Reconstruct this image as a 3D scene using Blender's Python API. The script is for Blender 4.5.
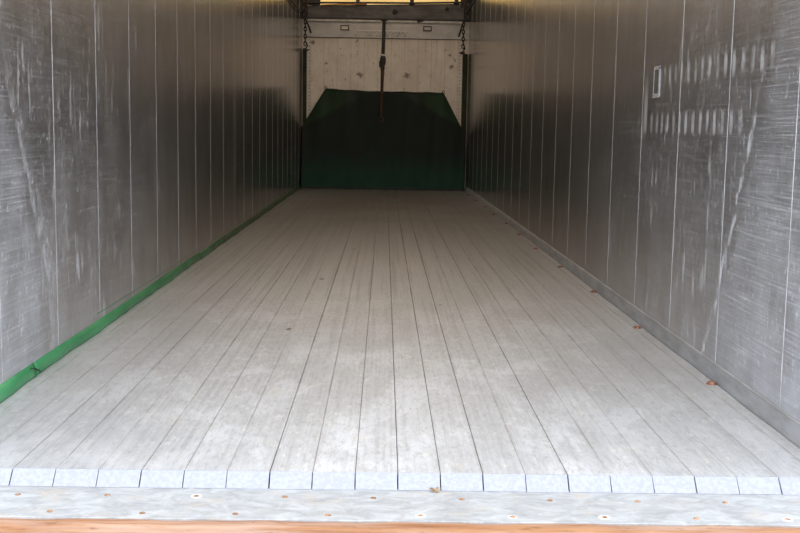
import bpy, bmesh, math, random
from mathutils import Vector, Matrix
from math import radians, sin, cos, pi

random.seed(7)
for o in list(bpy.data.objects):
    bpy.data.objects.remove(o)
S = bpy.context.scene
COL = S.collection

# ------------------------------------------------------------------ camera
F_PX, H_CAM, PITCH, YAW, ROLL = 1098.94, 0.8986, 0.1246, 0.0159, 0.0167
cd = bpy.data.cameras.new('camera')
cam = bpy.data.objects.new('camera', cd)
COL.objects.link(cam)
cd.sensor_width = 36.0
cd.lens = F_PX * 36.0 / 800.0
cd.clip_start = 0.05
cam.matrix_world = (Matrix.Translation((0, 0, H_CAM)) @ Matrix.Rotation(-YAW, 4, 'Z')
                    @ Matrix.Rotation(pi / 2 - PITCH, 4, 'X') @ Matrix.Rotation(ROLL, 4, 'Z'))
S.camera = cam

# ------------------------------------------------------------------ daylight (overcast sky) and exposure
W = bpy.data.worlds.new('overcast_sky')
S.world = W
W.use_nodes = True
wn, wl = W.node_tree.nodes, W.node_tree.links
wn.clear()
wo = wn.new('ShaderNodeOutputWorld')
wb = wn.new('ShaderNodeBackground')
wt = wn.new('ShaderNodeTexCoord')
ws = wn.new('ShaderNodeSeparateXYZ')
wr = wn.new('ShaderNodeValToRGB')
wl.new(wt.outputs['Generated'], ws.inputs[0])
wm = wn.new('ShaderNodeMath'); wm.operation = 'MULTIPLY_ADD'
wm.inputs[1].default_value = 0.5; wm.inputs[2].default_value = 0.5
wl.new(ws.outputs['Z'], wm.inputs[0])
wl.new(wm.outputs[0], wr.inputs[0])
e = wr.color_ramp.elements
e[0].position = 0.44; e[0].color = (0.20, 0.195, 0.185, 1)
e[1].position = 0.53; e[1].color = (0.80, 0.87, 1.0, 1)
x = e.new(1.0); x.color = (0.86, 0.92, 1.0, 1)
wl.new(wr.outputs[0], wb.inputs['Color'])
wb.inputs['Strength'].default_value = 2.1
wl.new(wb.outputs[0], wo.inputs[0])

S.view_settings.view_transform = 'Standard'
S.view_settings.look = 'None'
S.view_settings.gamma = 1.0
S.view_settings.exposure = 0.85

# ------------------------------------------------------------------ dimensions
XL, XR = -1.24, 1.23          # side wall faces
Y0, YB = 2.8044, 16.62        # front edge of the floor, headboard face
YS = 16.30                    # foot of the green sheet
SLAT, X0 = 0.112, -0.9599 - 2 * 0.112
ZT = 2.86                     # top of side walls

# ------------------------------------------------------------------ material helper
class Mat:
    def __init__(self, name):
        self.m = bpy.data.materials.new(name)
        self.m.use_nodes = True
        self.n = self.m.node_tree.nodes
        self.l = self.m.node_tree.links
        self.b = self.n['Principled BSDF']
        self.out = self.n['Material Output']
        g = self.n.new('ShaderNodeNewGeometry')
        self.pos = g.outputs['Position']
        s = self.n.new('ShaderNodeSeparateXYZ')
        self.l.new(self.pos, s.inputs[0])
        self.x, self.y, self.z = s.outputs
    def put(self, sock, v):
        if isinstance(v, bpy.types.NodeSocket):
            self.l.new(v, sock)
        elif isinstance(v, (tuple, list)):
            sock.default_value = (*v, 1) if (len(v) == 3 and len(sock.default_value) == 4) else v
        else:
            sock.default_value = v
    def f(self, op, *a, clamp=False):
        k = self.n.new('ShaderNodeMath'); k.operation = op; k.use_clamp = clamp
        for i, v in enumerate(a):
            self.put(k.inputs[i], v)
        return k.outputs[0]
    def noise(self, scale=(1, 1, 1), detail=4, rough=0.55, rot=(0, 0, 0), loc=(0, 0, 0), dist=0.0):
        mp = self.n.new('ShaderNodeMapping')
        self.l.new(self.pos, mp.inputs['Vector'])
        mp.inputs['Scale'].default_value = scale
        mp.inputs['Rotation'].default_value = rot
        mp.inputs['Location'].default_value = loc
        t = self.n.new('ShaderNodeTexNoise')
        self.l.new(mp.outputs[0], t.inputs['Vector'])
        t.inputs['Scale'].default_value = 1.0
        t.inputs['Detail'].default_value = detail
        t.inputs['Roughness'].default_value = rough
        t.inputs['Distortion'].default_value = dist
        return t.outputs['Fac']
    def rng(self, v, a, b, c=0.0, d=1.0, smooth=True):
        k = self.n.new('ShaderNodeMapRange')
        k.interpolation_type = 'SMOOTHSTEP' if smooth else 'LINEAR'
        for i, q in enumerate((v, a, b, c, d)):
            self.put(k.inputs[i], q)
        return k.outputs[0]
    def mix(self, fac, a, b):
        k = self.n.new('ShaderNodeMix'); k.data_type = 'RGBA'
        self.put(k.inputs[0], fac); self.put(k.inputs[6], a); self.put(k.inputs[7], b)
        return k.outputs[2]
    def bump(self, h, strength=0.3, dist=0.002):
        k = self.n.new('ShaderNodeBump')
        k.inputs['Strength'].default_value = strength
        k.inputs['Distance'].default_value = dist
        self.l.new(h, k.inputs['Height'])
        self.l.new(k.outputs[0], self.b.inputs['Normal'])
    def set(self, color=None, rough=None, metal=None, spec=None):
        if color is not None: self.put(self.b.inputs['Base Color'], color)
        if rough is not None: self.put(self.b.inputs['Roughness'], rough)
        if metal is not None: self.put(self.b.inputs['Metallic'], metal)
        if spec is not None: self.put(self.b.inputs['Specular IOR Level'], spec)
        return self.m

def mottled(name, c1, c2, scale=8, rough=0.6, metal=0.0, stretch=(1, 1, 1), lo=0.35, hi=0.65, bump=0.0, spec=0.5):
    m = Mat(name)
    n = m.noise(tuple(scale * s for s in stretch), 6, 0.6)
    c = m.mix(m.rng(n, lo, hi), c1, c2)
    if bump:
        m.bump(n, bump, 0.003)
    return m.set(c, rough, metal, spec)

# ------------------------------------------------------------------ aluminium side wall
def wall_material(name, side):
    m = Mat(name)
    y, z = m.y, m.z
    # scrape edge: distance of each point towards the doors from a ragged line y = a + b z
    if side > 0:
        edge = m.f('ADD', 4.13, m.f('MULTIPLY', z, -0.49))
        edge = m.f('ADD', edge, m.f('MULTIPLY', m.f('MULTIPLY', m.f('SUBTRACT', z, 0.6), m.f('SUBTRACT', z, 0.6)), 0.10))
    else:
        edge = m.f('ADD', 4.06, m.f('MULTIPLY', z, -0.05))
        zz = m.f('MAXIMUM', m.f('SUBTRACT', z, 0.35), 0.0)
        edge = m.f('ADD', edge, m.f('MULTIPLY', zz, -0.50))
    wob = m.f('MULTIPLY', m.f('SUBTRACT', m.noise((3, 3, 9), 5, 0.65), 0.5), 0.10)
    d = m.f('SUBTRACT', m.f('ADD', edge, wob), y)              # > 0 on the doors' side
    zone = m.rng(d, -0.02, 0.14)
    wid = m.rng(m.noise((1, 2, 7), 4, 0.6, loc=(0, 6, 6)), 0.35, 0.65, 0.008, 0.05 if side > 0 else 0.03)
    line = m.f('MULTIPLY', m.rng(d, -0.035 if side > 0 else -0.15, 0.0), m.rng(m.f('DIVIDE', d, wid), 1.0, 0.0))
    line = m.f('MULTIPLY', line, m.rng(m.noise((22, 22, 12), 5, 0.75, loc=(3, 1, 0)), 0.36, 0.62))
    line = m.f('MULTIPLY', line, m.rng(z, 1.2, 0.85, 0.30 if side > 0 else 0.6, 1.0))
    # fine, nearly level hairline scratches, two directions
    tilt = 0.10 * side
    s1 = m.noise((1, 1.5, 230), 3, 0.65, rot=(tilt, 0, 0))
    s2 = m.noise((1, 1.0, 150), 3, 0.7, rot=(-0.05, 0, 0), loc=(0, 5, 3))
    s3 = m.noise((1, 3.0, 420), 2, 0.5, rot=(tilt * 1.8, 0, 0), loc=(0, 2, 9))
    h1 = m.rng(s1, 0.56, 0.66)
    h2 = m.rng(s2, 0.60, 0.70)
    h3 = m.rng(s3, 0.50, 0.66)
    hair = m.f('ADD', m.f('MULTIPLY', h1, 0.34), m.f('MULTIPLY', h2, 0.34), clamp=True)
    hair = m.f('ADD', hair, m.f('MULTIPLY', h3, 0.35), clamp=True)
    # a few bold, curved scratches
    s4 = m.noise((1, 0.9, 26), 1, 0.4, rot=(tilt * 2.0, 0, 0), loc=(0, 1, 4), dist=0.3)
    bold = m.rng(m.f('ABSOLUTE', m.f('SUBTRACT', s4, 0.53)), 0.010, 0.0)
    bold = m.f('MULTIPLY', bold, m.rng(m.noise((1, 1.6, 3), 3, 0.6, loc=(0, 7, 7)), 0.52, 0.66))
    # upright whitish smears
    v1 = m.rng(m.noise((1, 24, 5.0), 4, 0.5, loc=(0, 0, 2)), 0.55, 0.70)
    v2 = m.rng(m.noise((1, 80, 9.0), 3, 0.6, loc=(0, 3, 5)), 0.58, 0.70)
    vs = m.f('MULTIPLY', m.f('MULTIPLY', m.f('ADD', m.f('MULTIPLY', v1, 0.8), m.f('MULTIPLY', v2, 0.6), clamp=True), m.f('SUBTRACT', 1.0, m.f('MULTIPLY', zone, 0.7))),
             m.rng(m.noise((1, 2.6, 2.2), 4, 0.6, loc=(0, 9, 1)), m.rng(z, 1.5, 0.9, 0.44, 0.34), 0.60))
    dirt = m.noise((1, 5, 2.2), 6, 0.65, loc=(0, 4, 8))
    near = m.rng(y, 9.0, 3.6)                                   # wear towards the doors
    marks = m.f('MULTIPLY', hair, m.f('ADD', m.f('ADD', m.f('MULTIPLY', near, 0.34), 0.12), m.f('MULTIPLY', zone, 0.16)), clamp=True)
    marks = m.f('MAXIMUM', marks, m.f('MULTIPLY', vs, m.f('ADD', 0.12, m.f('MULTIPLY', near, 0.48))))
    marks = m.f('MAXIMUM', marks, m.f('MULTIPLY', bold, m.f('ADD', 0.06, m.f('MULTIPLY', near, 0.22))))
    marks = m.f('MAXIMUM', marks, m.f('MULTIPLY', line, 0.70 if side > 0 else 0.42))
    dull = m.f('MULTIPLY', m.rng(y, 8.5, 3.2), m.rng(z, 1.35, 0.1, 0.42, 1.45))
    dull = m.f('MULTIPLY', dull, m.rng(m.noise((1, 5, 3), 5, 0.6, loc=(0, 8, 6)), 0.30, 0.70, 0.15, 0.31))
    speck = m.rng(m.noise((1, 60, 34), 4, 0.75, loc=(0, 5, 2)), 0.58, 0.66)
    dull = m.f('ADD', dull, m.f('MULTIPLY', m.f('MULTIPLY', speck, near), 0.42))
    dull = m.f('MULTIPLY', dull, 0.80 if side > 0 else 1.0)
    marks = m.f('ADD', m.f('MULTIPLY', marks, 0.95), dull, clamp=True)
    if side > 0:
        # two rows of evenly spaced rub marks
        ph = m.f('ADD', m.f('MULTIPLY', y, 2 * pi / 0.098), m.f('MULTIPLY', m.noise((1, 4, 4), 2, 0.5), 3.0))
        comb = m.rng(m.f('SINE', ph), -0.3, 0.9)
        var = m.rng(m.noise((1, 9, 9), 4, 0.6, loc=(0, 3, 3)), 0.25, 0.65, 0.3, 1.0)
        lo = m.f('MULTIPLY', m.rng(z, 0.875, 0.915), m.rng(z, 1.01, 0.965))
        lo = m.f('MULTIPLY', lo, m.f('MULTIPLY', m.rng(y, 5.20, 5.12), m.rng(y, 3.66, 3.85)))
        up = m.f('MULTIPLY', m.rng(z, 1.075, 1.13), m.rng(z, 1.22, 1.17))
        up = m.f('MULTIPLY', up, m.f('MULTIPLY', m.rng(y, 4.98, 4.85), m.rng(y, 3.42, 3.6)))
        side_bar = m.f('MULTIPLY', m.f('MULTIPLY', m.rng(y, 5.27, 5.24), m.rng(y, 5.17, 5.20)),
                       m.f('MULTIPLY', m.rng(z, 0.86, 0.93), m.rng(z, 1.26, 1.0)))
        rub = m.f('MULTIPLY', m.f('MULTIPLY', m.f('MAXIMUM', lo, up), comb), var)
        rub = m.f('MAXIMUM', rub, m.f('MULTIPLY', side_bar, 0.8))
        marks = m.f('MAXIMUM', marks, m.f('MULTIPLY', rub, 0.72))
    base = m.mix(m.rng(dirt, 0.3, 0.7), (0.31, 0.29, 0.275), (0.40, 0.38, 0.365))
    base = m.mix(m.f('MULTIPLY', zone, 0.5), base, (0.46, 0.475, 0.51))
    col = m.mix(marks, base, (0.72, 0.75, 0.79))
    grain = m.noise((1, 40, 1.0), 3, 0.6, loc=(0, 2, 2))
    rgh = m.f('SUBTRACT', 0.285, m.rng(y, 8.4, 12.5, 0.0, 0.10))
    rgh = m.f('ADD', rgh, m.f('MULTIPLY', m.f('MULTIPLY', marks, m.rng(y, 8.4, 6.4)), 0.35), clamp=True)
    rgh = m.f('ADD', rgh, m.f('MULTIPLY', zone, 0.12), clamp=True)
    met = m.f('SUBTRACT', 0.90, m.f('MULTIPLY', marks, 0.75), clamp=True)
    m.bump(hair, 0.06, 0.001)
    return m.set(col, rgh, met)

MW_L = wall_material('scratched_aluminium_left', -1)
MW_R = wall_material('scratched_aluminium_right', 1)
MSEAM = mottled('pale_seam_sealant', (0.42, 0.415, 0.415), (0.66, 0.65, 0.65), 9, 0.5, 0.3)
MSEAM_D = mottled('seam_shadow_gap', (0.05, 0.048, 0.045), (0.12, 0.11, 0.10), 9, 0.7)

# ------------------------------------------------------------------ floor slat aluminium
def slat_material():
    m = Mat('worn_ribbed_aluminium')
    rib = m.f('SINE', m.f('MULTIPLY', m.x, 2 * pi / 0.0112))
    streak = m.noise((95, 0.5, 1), 4, 0.65)
    streak2 = m.noise((240, 1.6, 1), 3, 0.6, loc=(3, 3, 0))
    streak3 = m.noise((34, 0.35, 1), 4, 0.7, loc=(6, 1, 0))
    blotch = m.noise((5, 2.2, 1), 6, 0.62, dist=0.4)
    cell = m.f('FLOOR', m.f('DIVIDE', m.f('SUBTRACT', m.x, X0), SLAT))
    wn_ = m.n.new('ShaderNodeTexWhiteNoise'); wn_.noise_dimensions = '1D'
    m.l.new(cell, wn_.inputs['W'])
    per = wn_.outputs['Value']
    c = m.mix(m.rng(streak, 0.33, 0.68), (0.49, 0.488, 0.482), (0.60, 0.598, 0.592))
    c = m.mix(m.f('MULTIPLY', m.rng(streak2, 0.50, 0.70), 0.30), c, (0.74, 0.73, 0.71))
    c = m.mix(m.f('MULTIPLY', per, 0.22), c, (0.43, 0.43, 0.425))
    # far-end dimming painted into the colour to offset the roof light; pale scoured patches and ochre stains by the doors
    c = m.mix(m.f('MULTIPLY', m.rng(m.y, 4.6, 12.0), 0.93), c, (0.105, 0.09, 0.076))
    w = m.f('MULTIPLY', m.rng(blotch, 0.48, 0.60), m.rng(m.y, 7.5, 3.6))
    c = m.mix(m.f('MULTIPLY', w, 0.5), c, (0.74, 0.75, 0.76))
    fine = m.rng(m.noise((26, 12, 1), 6, 0.8, loc=(8, 2, 0)), 0.54, 0.64)
    c = m.mix(m.f('MULTIPLY', m.f('MULTIPLY', fine, m.rng(m.y, 7.0, 3.2)), 0.7), c, (0.78, 0.75, 0.69))
    och = m.rng(m.noise((9, 5, 1), 4, 0.6, loc=(1, 6, 0)), 0.60, 0.74)
    c = m.mix(m.f('MULTIPLY', och, 0.5), c, (0.60, 0.53, 0.42))
    dk = m.rng(m.noise((7, 4, 1), 5, 0.7, loc=(6, 9, 0)), 0.60, 0.78)
    c = m.mix(m.f('MULTIPLY', dk, 0.65), c, (0.27, 0.27, 0.28))
    grit = m.noise((70, 16, 1), 6, 0.85, loc=(5, 5, 0))
    c = m.mix(m.f('MULTIPLY', m.rng(grit, 0.51, 0.60), 0.42), c, (0.27, 0.265, 0.26))
    c = m.mix(m.f('MULTIPLY', m.rng(grit, 0.46, 0.34), 0.38), c, (0.78, 0.78, 0.77))
    dust = m.noise((1.3, 0.9, 1), 4, 0.6, loc=(2, 9, 0))
    c = m.mix(m.f('MULTIPLY', m.rng(dust, 0.44, 0.64), 0.30), c, (0.36, 0.355, 0.35))
    side_tone = m.f('MULTIPLY', m.rng(m.f('ABSOLUTE', m.x), 0.45, 1.2), 0.28)  # greyer tone towards both side walls
    c = m.mix(side_tone, c, (0.34, 0.35, 0.355))
    # brownish seepage dirt along the joints
    fr = m.f('FRACT', m.f('DIVIDE', m.f('SUBTRACT', m.x, X0), SLAT))
    ed = m.rng(m.f('ABSOLUTE', m.f('SUBTRACT', fr, 0.5)), 0.42, 0.5)
    ed = m.f('MULTIPLY', ed, m.rng(m.noise((8, 3, 1), 4, 0.7, loc=(9, 1, 0)), 0.42, 0.62))
    c = m.mix(m.f('MULTIPLY', ed, m.rng(m.y, 4.0, 8.0, 0.35, 0.75)), c, (0.24, 0.20, 0.17))
    c = m.mix(m.f('MULTIPLY', m.rng(streak3, 0.50, 0.64), m.rng(m.y, 3.5, 8.0, 0.12, 0.38)), c, (0.16, 0.135, 0.11))
    c = m.mix(m.f('MULTIPLY', m.rng(streak3, 0.46, 0.34), m.rng(m.y, 3.5, 7.0, 0.10, 0.22)), c, (0.50, 0.46, 0.42))
    # isolated dark oil spots
    for sx, sy, r in ((-0.416, 4.86, 0.016), (-0.362, 6.517, 0.02), (-0.22, 8.2, 0.02), (0.30, 5.6, 0.011)):
        dx = m.f('SUBTRACT', m.x, sx); dy = m.f('MULTIPLY', m.f('SUBTRACT', m.y, sy), 0.45)
        q = m.f('SQRT', m.f('ADD', m.f('MULTIPLY', dx, dx), m.f('MULTIPLY', dy, dy)))
        q = m.f('ADD', q, m.f('MULTIPLY', m.f('SUBTRACT', m.noise((60, 40, 1), 2, 0.5), 0.5), 0.02))
        c = m.mix(m.rng(q, r, r * 0.4), c, (0.09, 0.085, 0.08))
    m.bump(m.f('ADD', m.f('MULTIPLY', rib, 0.0), m.f('MULTIPLY', grit, 0.8)), 0.4, 0.0012)
    return m.set(c, m.rng(streak, 0.3, 0.7, m.rng(m.y, 4, 9, 0.36, 0.285), m.rng(m.y, 4, 9, 0.44, 0.295)), 0.15, 0.4)
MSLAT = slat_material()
MEND = mottled('bright_sawn_aluminium', (0.295, 0.300, 0.345), (0.345, 0.350, 0.40), 90, 0.45, 0.0, bump=0.15)
MSUB = mottled('dark_grimy_underfloor', (0.05, 0.035, 0.025), (0.13, 0.075, 0.045), 6, 0.9)

# ------------------------------------------------------------------ other materials
def plate_material():
    m = Mat('grey_galvanised_plate')
    n = m.noise((13, 24, 7), 7, 0.74, dist=0.8)
    n2 = m.noise((40, 40, 40), 4, 0.7)
    c = m.mix(m.rng(n, 0.32, 0.68), (0.32, 0.32, 0.315), (0.49, 0.495, 0.49))
    c = m.mix(m.f('MULTIPLY', m.rng(n2, 0.58, 0.75), 0.4), c, (0.62, 0.62, 0.62))
    o = m.f('MULTIPLY', m.rng(m.noise((10, 14, 5), 5, 0.7, loc=(2, 2, 2)), 0.54, 0.68), 0.5)
    c = m.mix(o, c, (0.50, 0.42, 0.32))
    m.bump(n, 0.2, 0.002)
    return m.set(c, 0.55, 0.1, 0.4)
MPLATE = plate_material()
def rust_material():
    m = Mat('rusty_painted_steel')
    n = m.noise((2.2, 40, 40), 7, 0.72)
    n2 = m.noise((14, 60, 90), 5, 0.7, loc=(4, 4, 4))
    c = m.mix(m.rng(n, 0.34, 0.64), (0.24, 0.10, 0.045), (0.38, 0.19, 0.09))
    c = m.mix(m.f('MULTIPLY', m.rng(m.noise((2, 25, 30), 5, 0.6, loc=(4, 4, 4)), 0.40, 0.66), 0.55), c, (0.48, 0.34, 0.26))
    c = m.mix(m.f('MULTIPLY', m.rng(n2, 0.45, 0.30), 0.6), c, (0.15, 0.055, 0.02))
    m.bump(n2, 0.5, 0.004)
    return m.set(c, 0.8, 0.0, 0.3)
MRUST = rust_material()
MSCREW = mottled('rusty_screw_head', (0.20, 0.10, 0.05), (0.45, 0.27, 0.16), 60, 0.7)
MSCREWW = mottled('paint_ring', (0.66, 0.64, 0.60), (0.80, 0.80, 0.78), 90, 0.6)
MBOLT = mottled('rusty_floor_bolt', (0.16, 0.055, 0.025), (0.38, 0.19, 0.12), 70, 0.75)
MKICK = mottled('dull_grey_flashing', (0.30, 0.303, 0.305), (0.40, 0.403, 0.408), 5, 0.45, 0.3, stretch=(1, 1, 4))
def green_material(name, a, b, rough, spec=0.4):
    m = Mat(name)
    n = m.noise((6, 3, 9), 5, 0.6)
    c = m.mix(m.rng(n, 0.3, 0.7), a, b)
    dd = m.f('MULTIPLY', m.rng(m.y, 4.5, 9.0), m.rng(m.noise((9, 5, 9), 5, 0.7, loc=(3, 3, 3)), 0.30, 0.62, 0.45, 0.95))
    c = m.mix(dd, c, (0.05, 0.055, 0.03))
    s = m.rng(m.noise((60, 60, 60), 3, 0.7), 0.66, 0.76)
    c = m.mix(m.f('MULTIPLY', s, 0.25), c, (0.35, 0.42, 0.36))
    m.bump(n, 0.3, 0.004)
    return m.set(c, rough, 0.0, spec)
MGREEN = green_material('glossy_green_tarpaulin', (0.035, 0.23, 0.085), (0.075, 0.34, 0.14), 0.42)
MPOST = green_material('dark_green_paint', (0.002, 0.014, 0.008), (0.004, 0.022, 0.012), 0.85, 0.1)
def sheet_material():
    m = Mat('dark_green_tarpaulin')
    n = m.noise((3.5, 3.5, 2.2), 5, 0.6)
    v = m.noise((16, 16, 1.0), 4, 0.6, loc=(4, 0, 0))
    c = m.mix(m.rng(n, 0.3, 0.7), (0.006, 0.040, 0.020), (0.009, 0.060, 0.032))
    c = m.mix(m.f('MULTIPLY', m.rng(v, 0.52, 0.7), 0.35), c, (0.018, 0.045, 0.03))
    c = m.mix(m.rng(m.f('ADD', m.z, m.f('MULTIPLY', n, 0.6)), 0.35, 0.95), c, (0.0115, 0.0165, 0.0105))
    ax = m.f('ABSOLUTE', m.x)
    fold = m.f('SUBTRACT', m.z, m.f('ADD', 0.893, m.f('MULTIPLY', m.f('SUBTRACT', 1.21, ax), 0.55)))
    flap = m.f('MULTIPLY', m.rng(fold, 0.0, 0.012), m.rng(ax, 0.42, 0.75))
    c = m.mix(flap, c, (0.013, 0.034, 0.013))
    m.bump(v, 0.3, 0.006)
    return m.set(c, 0.6, 0.0, 0.3)
MSHEET = sheet_material()
MBLACK = mottled('black_grimy_steel', (0.012, 0.011, 0.010), (0.035, 0.03, 0.026), 9, 0.55, 0.2)
MBEAM = mottled('dark_dusty_steel', (0.055, 0.05, 0.045), (0.11, 0.10, 0.09), 4, 0.6, 0.15, stretch=(1, 1, 3))
MROPE = mottled('black_rubber_rope', (0.008, 0.008, 0.008), (0.02, 0.018, 0.016), 30, 0.7)
MRUSTD = mottled('brown_rusted_steel', (0.035, 0.018, 0.010), (0.08, 0.038, 0.02), 20, 0.8)
MWHITE = mottled('dirty_white_paint', (0.50, 0.48, 0.44), (0.72, 0.70, 0.66), 12, 0.6)
def head_material():
    m = Mat('stained_cream_board')
    n = m.noise((4, 4, 3), 7, 0.68)
    v = m.noise((26, 26, 1.2), 4, 0.6)
    c = m.mix(m.rng(n, 0.32, 0.68), (0.76, 0.66, 0.55), (0.90, 0.82, 0.71))
    c = m.mix(m.f('MULTIPLY', m.rng(v, 0.56, 0.70), 0.30), c, (0.45, 0.36, 0.28))
    sp = m.rng(m.noise((13, 13, 9), 4, 0.7, loc=(7, 0, 1)), 0.60, 0.70)
    c = m.mix(m.f('MULTIPLY', sp, 0.7), c, (0.20, 0.13, 0.09))
    wsc = m.rng(m.noise((30, 30, 18), 4, 0.7, loc=(1, 0, 5), dist=1.0), 0.62, 0.72)
    c = m.mix(m.f('MULTIPLY', wsc, 0.4), c, (0.86, 0.80, 0.70))
    for sx, sz, rr in ((-0.878, 1.847, 0.035), (-0.38, 1.684, 0.06), (0.324, 1.684, 0.06), (0.977, 1.83, 0.04), (-1.086, 2.152, 0.05), (0.95, 2.0, 0.02)):
        dx = m.f('SUBTRACT', m.x, sx); dz = m.f('SUBTRACT', m.z, sz)
        q = m.f('SQRT', m.f('ADD', m.f('MULTIPLY', dx, dx), m.f('MULTIPLY', dz, dz)))
        q = m.f('ADD', q, m.f('MULTIPLY', m.f('SUBTRACT', m.noise((22, 22, 22), 3, 0.7), 0.5), 0.14))
        c = m.mix(m.f('MULTIPLY', m.rng(q, rr, rr * 0.3), 0.8), c, (0.18, 0.10, 0.075))
    # regular panel joints
    fr = m.f('FRACT', m.f('DIVIDE', m.f('ADD', m.x, 5.02), 0.20))
    j = m.rng(m.f('ABSOLUTE', m.f('SUBTRACT', fr, 0.5)), 0.035, 0.015)
    c = m.mix(m.f('MULTIPLY', j, 0.30), c, (0.30, 0.22, 0.16))
    return m.set(c, 0.6, 0.0, 0.3)
MHEAD = head_material()
def band_material():
    m = Mat('greyish_white_top_band')
    n = m.noise((5, 5, 8), 6, 0.65)
    c = m.mix(m.rng(n, 0.3, 0.7), (0.60, 0.57, 0.53), (0.74, 0.71, 0.67))
    # worn, unreadable lettering smudges either side of the middle
    zz = m.f('MULTIPLY', m.rng(m.z, 2.24, 2.26), m.rng(m.z, 2.34, 2.31))
    xx = m.f('MULTIPLY', m.rng(m.x, -0.50, -0.44), m.rng(m.x, 0.36, 0.28))
    g = m.rng(m.noise((45, 45, 30), 4, 0.7, loc=(2, 2, 2)), 0.46, 0.60)
    c = m.mix(m.f('MULTIPLY', m.f('MULTIPLY', zz, xx), m.f('MULTIPLY', g, 0.75)), c, (0.24, 0.23, 0.22))
    ln = m.f('MULTIPLY', m.rng(m.z, 2.325, 2.335), m.rng(m.z, 2.350, 2.342))
    c = m.mix(m.f('MULTIPLY', m.f('MULTIPLY', ln, xx), 0.8), c, (0.85, 0.82, 0.78))
    return m.set(c, 0.5, 0.0, 0.4)
MBAND = band_material()
def roof_material(name, tint, through):
    m = Mat(name)
    n = m.noise((2, 2, 2), 4, 0.6)
    c = m.mix(m.rng(n, 0.3, 0.7), tint, tuple(t * 0.85 for t in tint))
    m.set(c, 0.7, 0.0, 0.2)
    t = m.n.new('ShaderNodeBsdfTranslucent')
    m.l.new(c, t.inputs['Color'])
    k = m.n.new('ShaderNodeMixShader')
    k.inputs[0].default_value = through
    m.l.new(m.b.outputs[0], k.inputs[1]); m.l.new(t.outputs[0], k.inputs[2])
    m.l.new(k.outputs[0], m.out.inputs['Surface'])
    return m.m
MROOF = roof_material('translucent_roof_tarpaulin', (0.74, 0.57, 0.40), 0.40)
MGABLE = roof_material('yellow_translucent_tarpaulin', (0.76, 0.49, 0.17), 0.52)

# ------------------------------------------------------------------ mesh helpers
def obj(name, bm, mats, parent=None, smooth=False, recalc=True):
    if recalc:
        bmesh.ops.recalc_face_normals(bm, faces=bm.faces)
    me = bpy.data.meshes.new(name)
    bm.to_mesh(me); bm.free()
    for mt in (mats if isinstance(mats, (list, tuple)) else [mats]):
        me.materials.append(mt)
    if smooth:
        for p in me.polygons: p.use_smooth = True
    o = bpy.data.objects.new(name, me)
    COL.objects.link(o)
    if parent is not None:
        o.parent = parent
        o.matrix_parent_inverse = Matrix.Translation(parent.location).inverted()
    return o

def tag(o, label, cat, group=None):
    o['label'] = label; o['category'] = cat
    if group: o['group'] = group
    return o
def struct(o, label=None):
    o['kind'] = 'structure'
    if label: o['label'] = label
    return o
def empty(name, loc):
    o = bpy.data.objects.new(name, None)
    o.location = loc
    COL.objects.link(o)
    return o

def box(bm, a, b, mi=0, bevel=0.0, seg=1):
    vs = [bm.verts.new((x, y, z)) for x in (a[0], b[0]) for y in (a[1], b[1]) for z in (a[2], b[2])]
    q = [(0, 1, 3, 2), (4, 6, 7, 5), (0, 4, 5, 1), (2, 3, 7, 6), (0, 2, 6, 4), (1, 5, 7, 3)]
    fs = [bm.faces.new([vs[i] for i in k]) for k in q]
    for f in fs: f.material_index = mi
    if bevel:
        es = list({e for f in fs for e in f.edges})
        bmesh.ops.bevel(bm, geom=es, offset=bevel, segments=seg, affect='EDGES', material=mi)
    return fs

def tube(bm, pts, r, seg=10, mi=0, close=False):
    pts = [Vector(p) for p in pts]
    rs = r if isinstance(r, (list, tuple)) else [r] * len(pts)
    rings = []
    n = len(pts)
    for i, p in enumerate(pts):
        if close:
            d = pts[(i + 1) % n] - pts[i - 1]
        else:
            d = pts[min(i + 1, n - 1)] - pts[max(i - 1, 0)]
        d.normalize()
        u = d.orthogonal() if abs(d.x) > 0.9 else d.cross(Vector((1, 0, 0)))
        u.normalize(); v = d.cross(u)
        rings.append([bm.verts.new(p + (u * cos(2 * pi * k / seg) + v * sin(2 * pi * k / seg)) * rs[i]) for k in range(seg)])
    for i in range(n if close else n - 1):
        A, B = rings[i], rings[(i + 1) % n]
        for k in range(seg):
            f = bm.faces.new((A[k], A[(k + 1) % seg], B[(k + 1) % seg], B[k])); f.material_index = mi
    if not close:
        bm.faces.new(rings[0]).material_index = mi
        bm.faces.new(rings[-1]).material_index = mi

def extrude_x_profile(bm, prof, y0, y1, mats=None):
    """closed profile of (x, z) extruded along y"""
    a = [bm.verts.new((x, y0, z)) for x, z in prof]
    b = [bm.verts.new((x, y1, z)) for x, z in prof]
    n = len(prof)
    for i in range(n):
        f = bm.faces.new((a[i], a[(i + 1) % n], b[(i + 1) % n], b[i]))
        if mats: f.material_index = mats[i]
    fa = bm.faces.new(a); fb = bm.faces.new(b)
    return fa, fb

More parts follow.
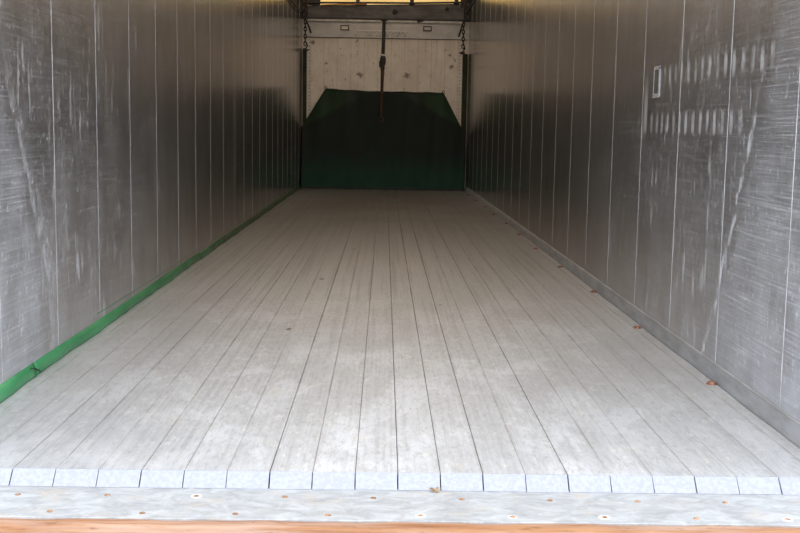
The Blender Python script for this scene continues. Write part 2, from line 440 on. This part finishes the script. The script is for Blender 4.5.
# ------------------------------------------------------------------ floor
bm = bmesh.new()
box(bm, (XL, Y0 + 0.03, -0.10), (XR, YB, -0.0365))
floor = struct(obj('floor', bm, MSUB), 'moving trailer floor of long ribbed grey aluminium slats')
NS = 21
def slat_front(bm, xa, xb):
    """the ends by the doors are sawn at a slant: the lower edge reaches further out; corners slightly eased"""
    xm = (xa + xb) / 2
    cut = random.uniform(0.033, 0.037)
    ease = random.uniform(0.0012, 0.0030)
    j = random.uniform(-0.0015, 0.0015)
    fv = [v for v in bm.verts if abs(v.co.y - Y0) < 1e-4]
    new = {}
    caps = [f for f in bm.faces if all(abs(v.co.y - Y0) < 1e-4 for v in f.verts)]
    res = bmesh.ops.extrude_discrete_faces(bm, faces=caps)
    for f in res['faces']:
        for v in f.verts:
            t = -v.co.z / 0.036
            v.co.y -= 0.0015 + cut * max(0.0, t) + j
            w = (xb - xa) / 2
            v.co.x = xm + (v.co.x - xm) * (w - ease / 2) / w
        f.material_index = 1
gaps = [random.choice((0.0001, 0.0002, 0.0007)) for _ in range(NS + 1)]
for k, g in ((2, .0012), (5, .0012), (8, .0016), (9, .0005), (10, .0009), (11, .0014), (12, .0013), (13, .0014), (15, .0016), (18, .0008)):
    gaps[k] = g
for k in range(NS):
    xa = X0 + SLAT * k + gaps[k] / 2 + 0.0002
    xb = X0 + SLAT * (k + 1) - gaps[k + 1] / 2 - 0.0002
    bm = bmesh.new()
    c = 0.0005
    prof = [(xa, -0.036), (xa, -c), (xa + c, 0.0)]
    prof += [(xb - c, 0.0), (xb, -c), (xb, -0.036)]
    fa, fb = extrude_x_profile(bm, prof, Y0, YB - 0.3)
    fa.material_index = 1
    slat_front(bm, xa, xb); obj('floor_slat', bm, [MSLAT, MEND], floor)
# fixed side rails of the floor
bm = bmesh.new()
box(bm, (X0 + NS * SLAT + 0.002, Y0, -0.036), (XR - 0.002, YB - 0.02, -0.0005), bevel=0.001)
rail_r = obj('side_rail', bm, [MSLAT], floor)
bm = bmesh.new()
box(bm, (XL + 0.002, Y0, -0.036), (X0 - 0.002, YB - 0.02, -0.0005), bevel=0.001)
obj('side_rail', bm, [MSLAT], floor)
# rusty bolt heads along the right rail
for i in range(12):
    y = 3.883 + 1.128 * i
    if y > 16: break
    x = (1.203, 1.189, 1.2, 1.19, 1.18, 1.19)[i % 6] - 0.004
    bm = bmesh.new()
    a = random.random()
    ring = [(x + 0.017 * cos(a + q * pi / 3), y + 0.017 * sin(a + q * pi / 3)) for q in range(6)]
    lo = [bm.verts.new((px, py, -0.001)) for px, py in ring]
    hi = [bm.verts.new((x + (px - x) * 0.8, y + (py - y) * 0.8, 0.009)) for px, py in ring]
    for q in range(6): bm.faces.new((lo[q], lo[(q + 1) % 6], hi[(q + 1) % 6], hi[q]))
    bm.faces.new(hi); bm.faces.new(lo)
    # rust stain washer
    tube(bm, [(x, y, -0.0008), (x, y, 0.0015)], 0.021, 12)
    o = obj('bolt', bm, MBOLT, floor)
    o['label'] = 'rusty orange bolt head'

# ------------------------------------------------------------------ side walls
def side_wall(name, X, side, seams, mw, label):
    """slab with shallow upright V-joints, each holding a thin pale bead"""
    bm = bmesh.new()
    prof = [(Y0 - 0.02, 0.0, 0)]
    for s in seams:
        prof += [(s - 0.0034, 0.0, 1), (s - 0.0026, -0.0009, 1), (s + 0.002, -0.0009, 2), (s + 0.0035, 0.0012, 2), (s + 0.005, 0.0, 0)]
    prof.append((YB + 0.1, 0.0, 0))
    zs = [-0.12, ZT]
    front = []
    for (y, dpt, mi) in prof:
        front.append([bm.verts.new((X + side * dpt, y, z)) for z in zs])
    for i in range(len(prof) - 1):
        f = bm.faces.new((front[i][0], front[i + 1][0], front[i + 1][1], front[i][1]))
        f.material_index = prof[i][2]
    # thickness
    y0, y1 = prof[0][0], prof[-1][0]
    xo = X + side * 0.04
    o = [bm.verts.new((xo, y, z)) for y in (y0, y1) for z in zs]
    bm.faces.new((o[0], o[1], o[3], o[2]))
    bm.faces.new((front[0][0], front[0][1], o[1], o[0]))
    bm.faces.new((front[-1][0], o[2], o[3], front[-1][1]))
    bm.faces.new([r[1] for r in front] + [o[3], o[1]])
    bm.faces.new([r[0] for r in front] + [o[2], o[0]])
    return struct(obj(name, bm, [mw, MSEAM, MSEAM_D]), label)
seL = [4.169 + 0.6226 * k for k in range(-2, 20)]
seR = [3.957 + 0.6637 * k for k in range(-1, 19)]
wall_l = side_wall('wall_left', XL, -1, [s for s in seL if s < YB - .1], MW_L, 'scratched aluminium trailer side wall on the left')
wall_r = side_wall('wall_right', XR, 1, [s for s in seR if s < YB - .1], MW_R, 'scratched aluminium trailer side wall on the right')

for w_, xa, xb in ((wall_l, XL + 0.0005, XL + 0.055), (wall_r, XR - 0.055, XR - 0.0005)):
    bm = bmesh.new()
    box(bm, (xa, Y0, 2.775), (xb, YB - 0.06, ZT - 0.002), bevel=0.004)
    obj('added_reflection_rail', bm, MBEAM, w_)  # unseen rail, added to darken the reflections at the wall tops

# ------------------------------------------------------------------ grey kick flashing, right
def ribbon(bm, rows, mi=0, thick=None):
    """rows of points -> quads"""
    vr = [[bm.verts.new(p) for p in r] for r in rows]
    for i in range(len(vr) - 1):
        for j in range(len(vr[i]) - 1):
            f = bm.faces.new((vr[i][j], vr[i][j + 1], vr[i + 1][j + 1], vr[i + 1][j])); f.material_index = mi
    return vr
bm = bmesh.new()
rows = []
N = 220
ph = [random.uniform(0, 6) for _ in range(4)]
for i in range(N + 1):
    y = Y0 + (YS - Y0) * (i / N)
    w = 0.0018 * sin(y * 5.1 + ph[0]) + 0.0014 * sin(y * 13 + ph[1])
    b = 0.0015 * sin(y * 3.3 + ph[2])
    rows.append([(XR + 0.001, y, 0.060), (XR - 0.006, y, 0.056), (XR - 0.009 + b, y, 0.030),
                 (XR - 0.012 + b, y, 0.008), (XR - 0.017 + w, y, 0.0008), (XR - 0.002, y, 0.0004)])
ribbon(bm, rows)
struct(obj('baseboard_right', bm, MKICK, smooth=True), 'dull grey metal kick flashing along the right wall')
bm = bmesh.new()
rows = []
for i in range(N + 1):
    y = Y0 + (YS - Y0) * (i / N)
    rows.append([(XR - 0.0005, y, 0.064), (XR - 0.003, y, 0.0635), (XR - 0.0065, y, 0.0605), (XR - 0.0065, y, 0.0575)])
ribbon(bm, rows)
obj('sealant_bead', bm, MKICK, bpy.data.objects['baseboard_right'], smooth=True)

# ------------------------------------------------------------------ green skirting strip, left
def green_strip(ya, yb, out=0.0):
    bm = bmesh.new()
    n = max(8, int((yb - ya) / 0.03))
    rows = []
    for i in range(n + 1):
        y = ya + (yb - ya) * i / n
        fl = 0.0045 * sin(y * 4.3) + 0.003 * sin(y * 11 + 1) + 0.002 * sin(y * 23)
        top = 0.048 + 0.0015 * sin(y * 2.1)
        edge = XL + 0.010 + fl * 0.8 + out
        row = []
        for j in range(9):
            t = j / 8
            x = XL + 0.001 + (edge - XL - 0.001) * t ** 0.9
            z = top * (1 - t) + 0.0015
            bul = sin(pi * t) * (0.007 + 0.002 * sin(y * 6.0))
            row.append((x + bul * 0.9, y, z + bul * 0.4))
        row.append((XL + 0.0005, y, 0.0008))
        rows.append(row)
    vr = ribbon(bm, rows)
    bm.faces.new(vr[0]); bm.faces.new(vr[-1])
    return bm
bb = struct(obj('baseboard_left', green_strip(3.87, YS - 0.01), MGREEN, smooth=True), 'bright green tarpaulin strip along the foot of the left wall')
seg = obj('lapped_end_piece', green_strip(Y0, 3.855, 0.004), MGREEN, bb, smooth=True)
# torn black slit where the two lengths meet
bm = bmesh.new()
pts = [(-1.2315, 3.80, 0.044), (-1.2235, 3.835, 0.034), (-1.2200, 3.862, 0.022), (-1.2200, 3.88, 0.012)]
tube(bm, pts, [0.001, 0.0028, 0.0028, 0.001], 6)
obj('torn_slit', bm, MBLACK, bb)['label'] = 'black torn slit'
# thin painted line above it
bm = bmesh.new()
rows = []
for i in range(120):
    y = 4.75 + i * 0.035
    z = 0.074 + 0.002 * sin(y * 3)
    w = 0.0016 * max(0.15, 1 - i / 130)
    rows.append([(XL - 0.001, y, z - w), (XL + 0.0012, y, z - w), (XL + 0.0012, y, z + w), (XL - 0.001, y, z + w)])
ribbon(bm, rows)
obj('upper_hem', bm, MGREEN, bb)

# ------------------------------------------------------------------ sill plate with screws, rusty rear beam
sill = empty('threshold_plate', (0, 2.68, -0.06))
tag(sill, 'long grey metal sill plate with rusty screws in front of the slat ends', 'sill plate')
bm = bmesh.new()
box(bm, (XL - 0.03, 2.546, -0.056), (XR + 0.03, Y0 + 0.028, -0.0368), bevel=0.0008)
obj('plate', bm, MPLATE, sill)
def screw(x, y, white):
    bm = bmesh.new()
    z = -0.0368
    if white:
        tube(bm, [(x, y, z - 0.001), (x, y, z + 0.0006)], 0.0135 * random.uniform(0.8, 1.15), 14, 1)
    tube(bm, [(x, y, z - 0.001), (x, y, z + 0.0012), (x, y, z + 0.0026)], [0.0075, 0.0075, 0.0045], 12, 0)
    o = obj('screw', bm, [MSCREW, MSCREWW], sill)
    o['label'] = 'rusty orange screw head'
for i in range(11):
    screw((-0.921 - 0.2265 + 0.2265 * i) * 0.9942, 2.706 + random.uniform(-.003, .003), i in (3,))
for i in range(11):
    screw((-0.804 - 0.2265 + 0.2265 * i) * 0.9942, 2.581 + random.uniform(-.003, .005), i in (5, 6, 7, 9))
beam = empty('rear_beam', (0, 2.5, -0.2))
tag(beam, 'rusty orange-brown steel rear beam edge below the grey sill plate', 'beam')
bm = bmesh.new()
# slightly rounded channel section, extruded in x
prof = [(2.5450, -0.0565), (2.5450, -0.042), (2.540, -0.0390), (2.524, -0.0375), (2.507, -0.039), (2.498, -0.044),
        (2.494, -0.054), (2.494, -0.24), (2.506, -0.24), (2.506, -0.067), (2.52, -0.0565)]
nx = 60
rows = []
for i in range(nx + 1):
    xx = XL - 0.03 + (XR - XL + 0.06) * i / nx
    j = 0.0012 * sin(xx * 17) + 0.0008 * sin(xx * 41)
    rows.append([(xx, y, z + (j if z > -0.07 else 0)) for y, z in prof] )
vr = [[bm.verts.new(p) for p in r] for r in rows]
for i in range(nx):
    for k in range(len(prof)):
        k2 = (k + 1) % len(prof)
        bm.faces.new((vr[i][k], vr[i][k2], vr[i + 1][k2], vr[i + 1][k]))
bm.faces.new(vr[0]); bm.faces.new(vr[-1])
obj('edge_channel', bm, MRUST, beam)
bm = bmesh.new()
box(bm, (XL - 0.03, 2.507, -0.26), (XR + 0.03, 2.80, -0.0570), bevel=0.002)
obj('box_section', bm, MRUST, beam)

# small dry clump caught between the slat ends
bm = bmesh.new()
random.seed(3)
for i in range(16):
    a = random.uniform(0, 2 * pi)
    p = Vector((0.143 + random.uniform(-.006, .006), Y0 - 0.046 + random.uniform(-.007, .005), -0.0345))
    q = p + Vector((cos(a) * random.uniform(.006, .016), sin(a) * 0.006, random.uniform(-0.001, .012)))
    tube(bm, [p, (p + q) / 2 + Vector((0, 0, .003)), q], [.0016, .0019, .0008], 5)
tag(obj('dry_debris', bm, mottled('dry_straw', (0.20, 0.13, 0.07), (0.42, 0.32, 0.2), 80, 0.9)),
    'small clump of brown dry debris at the slat ends on the sill plate', 'debris')

# ------------------------------------------------------------------ headboard (far wall)
bm = bmesh.new()
box(bm, (XL, YB, -0.12), (XR, YB + 0.04, 2.236))
wb_ = struct(obj('wall_back', bm, MHEAD), 'stained cream headboard wall at the far end')
bm = bmesh.new()
box(bm, (XL, YB - 0.012, 2.232), (XR, YB + 0.04, 2.50))
# upright pressed ribs of the band
for i in range(23):
    xx = -1.15 + i * 0.105
    box(bm, (xx - 0.003, YB - 0.0145, 2.24), (xx + 0.003, YB - 0.0115, 2.47))
obj('top_band', bm, MBAND, wb_)
bm = bmesh.new()
box(bm, (XL + 0.03, YB - 0.03, 2.458), (XR - 0.03, YB - 0.010, 2.515), bevel=0.004)
obj('top_lip', bm, MWHITE, wb_)['label'] = 'bright white lip'
bm = bmesh.new()
box(bm, (XL + 0.02, YB - 0.003, 2.221), (XR - 0.02, YB + 0.002, 2.231))
obj('joint_strip', bm, MRUSTD, wb_)['label'] = 'brown rusty joint line'
# rivets down both sides
for X in (-1.135, 1.105):
    bm = bmesh.new()
    for i in range(24):
        z = 0.95 + i * 0.052
        tube(bm, [(X, YB + 0.001, z), (X, YB - 0.006, z)], 0.007, 8)
    o = obj('rivet_row', bm, MRUSTD, wb_)
# small framed marker plates
for k, (cx, cz) in enumerate(((-0.615, 2.372), (0.612, 2.380))):
    e_ = empty('marker_plate', (cx, YB - 0.02, cz - 0.03))
    tag(e_, ('small bright cream marker plate in a dark frame, left side of the top band',
             'small grey marker plate in a dark frame, right side of the top band')[k], 'marker', 'marker plates on the headboard')
    bm = bmesh.new()
    w, h = 0.062, 0.036
    box(bm, (cx - w, YB - 0.022, cz - h), (cx + w, YB - 0.012, cz - h + 0.012))
    box(bm, (cx - w, YB - 0.022, cz + h - 0.012), (cx + w, YB - 0.012, cz + h))
    box(bm, (cx - w, YB - 0.022, cz - h), (cx - w + 0.014, YB - 0.012, cz + h))
    box(bm, (cx + w - 0.014, YB - 0.022, cz - h), (cx + w, YB - 0.012, cz + h))
    obj('frame', bm, MRUSTD, e_)
    bm = bmesh.new()
    box(bm, (cx - w + 0.012, YB - 0.018, cz - h + 0.010), (cx + w - 0.012, YB - 0.012, cz + h - 0.010), bevel=0.001)
    obj('plate', bm, (mottled('cream_marker', (0.85, 0.80, 0.62), (0.92, 0.88, 0.72), 9, 0.5), MBAND)[k], e_)

# ------------------------------------------------------------------ green corner posts
for k, (xa, xb) in enumerate(((-1.228, -1.172), (1.143, 1.218))):
    bm = bmesh.new()
    za = 2.06 if k == 0 else 2.02
    box(bm, (xa, YB - 0.045, 0.0), (xb, YB - 0.016, za), bevel=0.004)
    tag(obj('corner_post', bm, MPOST), ('dark green steel post in the left far corner', 'dark green steel post in the right far corner')[k],
        'post', 'green corner posts')

# ------------------------------------------------------------------ green sheet
bm = bmesh.new()
NXS, NZS = 72, 44
def outline(u):     # height of the sheet's upper edge and which x it has, for u in 0..1 across
    xl, xr = XL + 0.012, 1.195
    x = xl + (xr - xl) * u
    TL, TR = (-0.872, 1.462), (0.852, 1.432)
    if x < TL[0]:
        t = (x - xl) / (TL[0] - xl); z = 0.885 + (TL[1] - 0.885) * t
    elif x > TR[0]:
        t = (xr - x) / (xr - TR[0]); z = 0.79 + (TR[1] - 0.79) * t
    else:
        t = (x - TL[0]) / (TR[0] - TL[0])
        z = TL[1] + (TR[1] - TL[1]) * t - 0.022 * sin(pi * t) * (1 if t < .5 else 0.7) + 0.004 * sin(t * 31)
    return x, z
grid = []
us = sorted(set([i / NXS for i in range(NXS + 1)] + [(-0.872 - XL - 0.012) / (1.195 - XL - 0.012), (0.852 - XL - 0.012) / (1.195 - XL - 0.012)]))
def sheet_y(x, z):
    t = max(0.0, min(1.0, z / 1.46))
    y = YS - 0.05 * t - 0.10 * t * t * max(0, 1 - (abs(x) / 1.2) ** 4)
    y += 0.006 * sin(x * 17 + z * 2) * (0.4 + t) + 0.004 * sin(x * 31 - z * 3)
    # fold line from the side down-corner to the upper middle: cloth above it tips back
    xe = 1.21 - abs(x)
    zf = 0.87 + xe * 0.55
    if z > zf:
        y += min(0.16, (z - zf) * 0.42)
    return y
for u in us:
    x, zt = outline(u)
    grid.append([(x, sheet_y(x, zt * j / NZS), zt * j / NZS + 0.001) for j in range(NZS + 1)])
vr = ribbon(bm, grid)
for i in range(len(us) - 1):
    pass
sheet = obj('green_sheet', bm, [MSHEET])
sol = sheet.modifiers.new('thickness', 'SOLIDIFY'); sol.thickness = 0.004; sol.offset = 1
for p in sheet.data.polygons: p.use_smooth = True
tag(sheet, 'dark green tarpaulin sheet with sloping top corners hanging across the far end', 'tarpaulin')
# hem rope along the upper edge
bm = bmesh.new()
pts = []
for u in us:
    x, z = outline(u); pts.append((x, sheet_y(x, z) - 0.004, z))
tube(bm, pts, 0.007, 6)
obj('hem', bm, MROPE, sheet)
for x, z in ((-0.872, 1.462), (0.852, 1.432)):
    bm = bmesh.new()
    yy = sheet_y(x, z)
    ring = [(x + 0.017 * cos(q * pi / 6), yy - 0.006, z + 0.012 + 0.019 * sin(q * pi / 6)) for q in range(12)]
    tube(bm, ring, 0.006, 6, close=True)
    obj('corner_ring', bm, MBLACK, sheet)
bm = bmesh.new()
box(bm, (XL + 0.03, YS - 0.018, 0.001), (1.19, YS - 0.004, 0.028), bevel=0.003)
obj('foot_bar', bm, MBLACK, sheet)

# ------------------------------------------------------------------ roof beam
rb = empty('roof_beam', (0, 16.1, 2.45))
tag(rb, 'dark grey steel cross beam spanning the far end under the roof tarpaulin', 'beam')
bm = bmesh.new()
yA, yB2 = 16.05, 16.15
v = []
for (x, zb, zt) in ((-1.125, 2.462, 2.625), (0.0, 2.462, 2.660), (1.11, 2.452, 2.690)):
    v.append([bm.verts.new(p) for p in ((x, yA, zb), (x, yB2, zb), (x, yB2, zt), (x, yA, zt))])
for i in range(2):
    for k in range(4):
        bm.faces.new((v[i][k], v[i][(k + 1) % 4], v[i + 1][(k + 1) % 4], v[i + 1][k]))
bm.faces.new(v[0]); bm.faces.new(v[-1])
bmesh.ops.bevel(bm, geom=[e for e in bm.edges], offset=0.004, segments=1, affect='EDGES')
obj('web', bm, MBEAM, rb)
bm = bmesh.new()
box(bm, (-1.125, yA - 0.03, 2.448), (1.11, yB2 + 0.01, 2.462), bevel=0.002)
obj('lower_flange', bm, MBLACK, rb)
bm = bmesh.new()
tube(bm, [(-1.12, yA - 0.015, 2.662), (-0.3, yA - 0.015, 2.676), (0.4, yA - 0.015, 2.684), (1.1, yA - 0.015, 2.706)], 0.014, 10)
obj('upper_rail', bm, MBLACK, rb)
for x, z, r in ((0.123, 2.560, 0.033), (0.868, 2.612, 0.024)):
    bm = bmesh.new()
    tube(bm, [(x, yA + 0.01, z), (x, yA - 0.02, z), (x, yA - 0.035, z)], [r, r, r * 0.7], 16)
    obj('round_plug', bm, MROPE, rb)['label'] = 'round black plug'
for x, z in ((-0.41, 2.655), (0.364, 2.665), (-1.03, 2.63), (1.0, 2.68)):
    bm = bmesh.new()
    box(bm, (x - 0.027, yA, z - 0.02), (x + 0.027, yA + 0.05, 2.856), bevel=0.003)
    box(bm, (x - 0.04, yA - 0.004, z - 0.01), (x + 0.04, yA + 0.054, z + 0.015), bevel=0.002)
    obj('upright_stub', bm, MBLACK, rb)
for xa, xb in ((-1.12, -0.945), (1.06, 1.105)):
    bm = bmesh.new()
    box(bm, (xa, yA - 0.002, 2.63), (xb, yA + 0.03, 2.852), bevel=0.003)
    obj('corner_gusset', bm, MBLACK, rb)
bm = bmesh.new()
tube(bm, [(-0.93, yA - 0.03, 2.632), (-0.55, yA - 0.03, 2.650), (-0.28, yA - 0.03, 2.654)], 0.008, 8)
obj('orange_strap', bm, mottled('faded_orange_webbing', (0.30, 0.12, 0.03), (0.45, 0.19, 0.05), 20, 0.8), rb)['label'] = 'faded orange strap'
bm = bmesh.new()
v = [bm.verts.new(p) for p in ((0.43, 16.04, 2.45), (0.56, 16.04, 2.45), (0.52, 16.04, 2.425), (0.45, 16.04, 2.405))]
w = [bm.verts.new((q.co.x, 16.06, q.co.z)) for q in v]
for k in range(4): bm.faces.new((v[k], v[(k + 1) % 4], w[(k + 1) % 4], w[k]))
bm.faces.new(v); bm.faces.new(w)
obj('torn_flap', bm, MBLACK, rb)

# ------------------------------------------------------------------ hanging pole in the middle
yp = 15.99
pole = empty('hanging_pole', (-0.055, yp, 1.0))
tag(pole, 'dark steel pole hanging from the middle of the cross beam over the green sheet', 'pole')
def P(z): return -0.030 - (2.455 - z) * 0.018
bm = bmesh.new()
tube(bm, [(P(2.455), yp, 2.455), (P(1.93), yp, 1.93)], 0.026, 14)
obj('upper_tube', bm, MBLACK, pole, smooth=False)
bm = bmesh.new()
tube(bm, [(P(1.955), yp, 1.955), (P(1.93), yp, 1.93)], 0.036, 14)
obj('collar', bm, MWHITE, pole)['label'] = 'white collar ring'
bm = bmesh.new()
tube(bm, [(P(1.93), yp, 1.93), (P(1.90), yp, 1.90), (P(1.83), yp, 1.83), (P(1.79), yp, 1.79), (P(1.74), yp, 1.74)], [0.030, 0.043, 0.044, 0.030, 0.034], 14)
box(bm, (P(1.8) - 0.052, yp - 0.02, 1.77), (P(1.8) - 0.02, yp + 0.02, 1.86), bevel=0.004)
obj('clamp', bm, MBLACK, pole)
bm = bmesh.new()
tube(bm, [(P(1.74), yp, 1.74), (P(1.5), yp, 1.5), (P(1.2), yp, 1.2), (P(1.06), yp, 1.06)], [0.026, 0.022, 0.018, 0.016], 12)
obj('lower_rod', bm, MRUSTD, pole)
bm = bmesh.new()
cx = P(1.03)
pts = [(cx + 0.03 * cos(a * pi / 6), yp, 1.03 + 0.035 * sin(a * pi / 6)) for a in range(12)]
tube(bm, pts, 0.009, 8, close=True)
obj('end_ring', bm, MRUSTD, pole)
bm = bmesh.new()
box(bm, (P(2.455) - 0.05, yp - 0.035, 2.425), (P(2.455) + 0.05, yp + 0.06, 2.449), bevel=0.004)
obj('top_bracket', bm, MBLACK, pole)

# ------------------------------------------------------------------ chains, ropes and brackets in the far top corners
def chain(pts_top, z0, z1, x, y, label):
    bm = bmesh.new()
    n = int((z0 - z1) / 0.052)
    for i in range(n):
        zc = z0 - 0.026 - i * 0.052
        ax = (1, 0) if i % 2 else (0, 1)
        ring = []
        for q in range(12):
            a = 2 * pi * q / 12
            s = 0.018 * cos(a); h = 0.034 * sin(a)
            ring.append((x + s * ax[0] + random.uniform(-.001, .001), y + s * ax[1], zc + h))
        tube(bm, ring, 0.0085, 6, close=True)
    return tag(obj('chain', bm, MBLACK), label, 'chain', 'chains in the far corners')
chain(None, 2.49, 2.03, -1.170, 16.22, 'dark chain hanging beside the left far corner post')
chain(None, 2.49, 2.03, 1.120, 16.22, 'dark chain hanging beside the right far corner post')
for k, (x, z) in enumerate(((-1.165, 2.02), (1.118, 2.02))):
    bm = bmesh.new()
    box(bm, (x - 0.03, 16.20, z - 0.035), (x + 0.03, 16.24, z + 0.005), bevel=0.006)
    tube(bm, [(x - 0.03, 16.22, z - 0.03), (x + (0.06 if k == 0 else -0.05), 16.22, z + 0.0)], 0.008, 6)
    tube(bm, [(x, 16.22, z + 0.005), (x + 0.03, 16.22, z + 0.05), (x + 0.015, 16.22, z + 0.09)], 0.010, 6)
    c = [o for o in bpy.data.objects if o.name.startswith('chain')][k]
    obj('hook', bm, MBLACK, c)
for k, (a, b) in enumerate((((-1.150, 16.2, 2.42), (-1.085, 16.2, 2.25)), ((1.105, 16.2, 2.42), (1.050, 16.2, 2.235)))):
    bm = bmesh.new()
    A, B = Vector(a), Vector(b)
    tube(bm, [A, A.lerp(B, .5) + Vector((.004, 0, 0)), B], [0.011, 0.013, 0.014], 8)
    tag(obj('hanging_strap', bm, MROPE), ('short black strap slanting down from the left end of the cross beam',
        'short black strap slanting down from the right end of the cross beam')[k], 'strap', 'short straps at the beam ends')
for k, pts in enumerate((((-1.215, 13.7, 2.60), (-1.212, 14.24, 2.49), (-1.205, 15.2, 2.50), (-1.185, 16.045, 2.535)),
                         ((1.205, 14.6, 2.72), (1.20, 15.25, 2.652), (1.17, 15.8, 2.59), (1.14, 15.99, 2.555)))):
    bm = bmesh.new()
    tube(bm, pts, 0.014, 8)
    tag(obj('tension_rope', bm, MROPE), ('black rope running along the top of the left wall to the corner',
        'black rope running along the top of the right wall to the corner')[k], 'rope', 'ropes along the wall tops')
# corner brackets holding the beam
for k in range(2):
    s = -1 if k == 0 else 1
    xi, xo = (-1.125, XL + 0.004) if k == 0 else (1.11, XR - 0.004)
    e_ = empty('corner_bracket', ((xi + xo) / 2, 16.1, 2.45))
    tag(e_, ('black steel bracket carrying the left end of the cross beam', 'black steel bracket carrying the right end of the cross beam')[k],
        'bracket', 'beam end brackets')
    lo, hi = min(xi, xo), max(xi, xo)
    bm = bmesh.new()
    box(bm, (lo, 16.06, 2.44), (hi, 16.16, 2.845), bevel=0.006)
    obj('end_plate', bm, MBLACK, e_)
    for q in range(3):
        bm = bmesh.new()
        z = 2.50 + q * 0.09
        tube(bm, [((lo + hi) / 2 + 0.014 * s * (q % 2), 16.07, z), ((lo + hi) / 2, 16.035, z)], 0.016, 6)
        obj('bolt', bm, MBEAM, e_)
    bm = bmesh.new()
    tube(bm, [((lo + hi) / 2 - s * 0.03, 16.03, 2.75), ((lo + hi) / 2 - s * 0.045, 16.03, 2.62), ((lo + hi) / 2 - s * 0.02, 16.03, 2.53)], 0.010, 6)
    obj('rusty_cable', bm, MRUSTD, e_)

# ------------------------------------------------------------------ roof: tarpaulin over the box and its yellow front gable
bm = bmesh.new()
rows = []
for i in range(69):
    y = Y0 + 0.1 + (YB + 0.14 - Y0 - 0.1) * i / 68
    row = []
    for j in range(13):
        x = XL - 0.05 + (XR - XL + 0.10) * j / 12
        t = 2 * j / 12 - 1
        row.append((x, y, ZT + 0.002 + 0.09 * (1 - t * t) + 0.006 * sin(y * 9) * (1 - t * t)))
    rows.append(row)
ribbon(bm, rows)
ce = obj('ceiling', bm, MROOF, smooth=True)
struct(ce, 'roof tarpaulin')
bm = bmesh.new()
rows = []
for j in range(13):
    x = XL + (XR - XL) * j / 12
    t = 2 * j / 12 - 1
    rows.append([(x, YB + 0.06, 2.50), (x, YB + 0.07, 2.66 + 0.003 * sin(j * 2.2)), (x, YB + 0.06, ZT + 0.085 * (1 - t * t))])
ribbon(bm, rows)
struct(obj('wall_back_gable', bm, MGABLE, smooth=True), 'yellow translucent tarpaulin strip above the cross beam')

# ------------------------------------------------------------------ slot on the right wall
sl = empty('wall_slot', (XR, 5.02, 1.06))
tag(sl, 'small upright slot with a bright metal rim set in the right wall', 'slot')
ya, yb, za, zb = 4.965, 5.085, 1.062, 1.195
bm = bmesh.new()
w = 0.020
th = 0.005
box(bm, (XR - th, ya, za), (XR + 0.002, ya + w, zb), bevel=0.0015)
box(bm, (XR - th * .6, yb - w * .5, za + 0.01), (XR + 0.002, yb, zb), bevel=0.001)
box(bm, (XR - th, ya, zb - 0.012), (XR + 0.002, yb - 0.02, zb + 0.003), bevel=0.0015)
box(bm, (XR - th, ya + 0.01, za - 0.004), (XR + 0.002, yb, za + 0.014), bevel=0.0015)
obj('rim', bm, mottled('bright_bare_aluminium', (0.36, 0.36, 0.36), (0.55, 0.55, 0.55), 60, 0.5, 0.1), sl)
bm = bmesh.new()
box(bm, (XR - 0.0012, ya + w, za + 0.014), (XR + 0.001, yb - w * .5, zb - 0.012))
obj('opening', bm, MSEAM_D, sl)
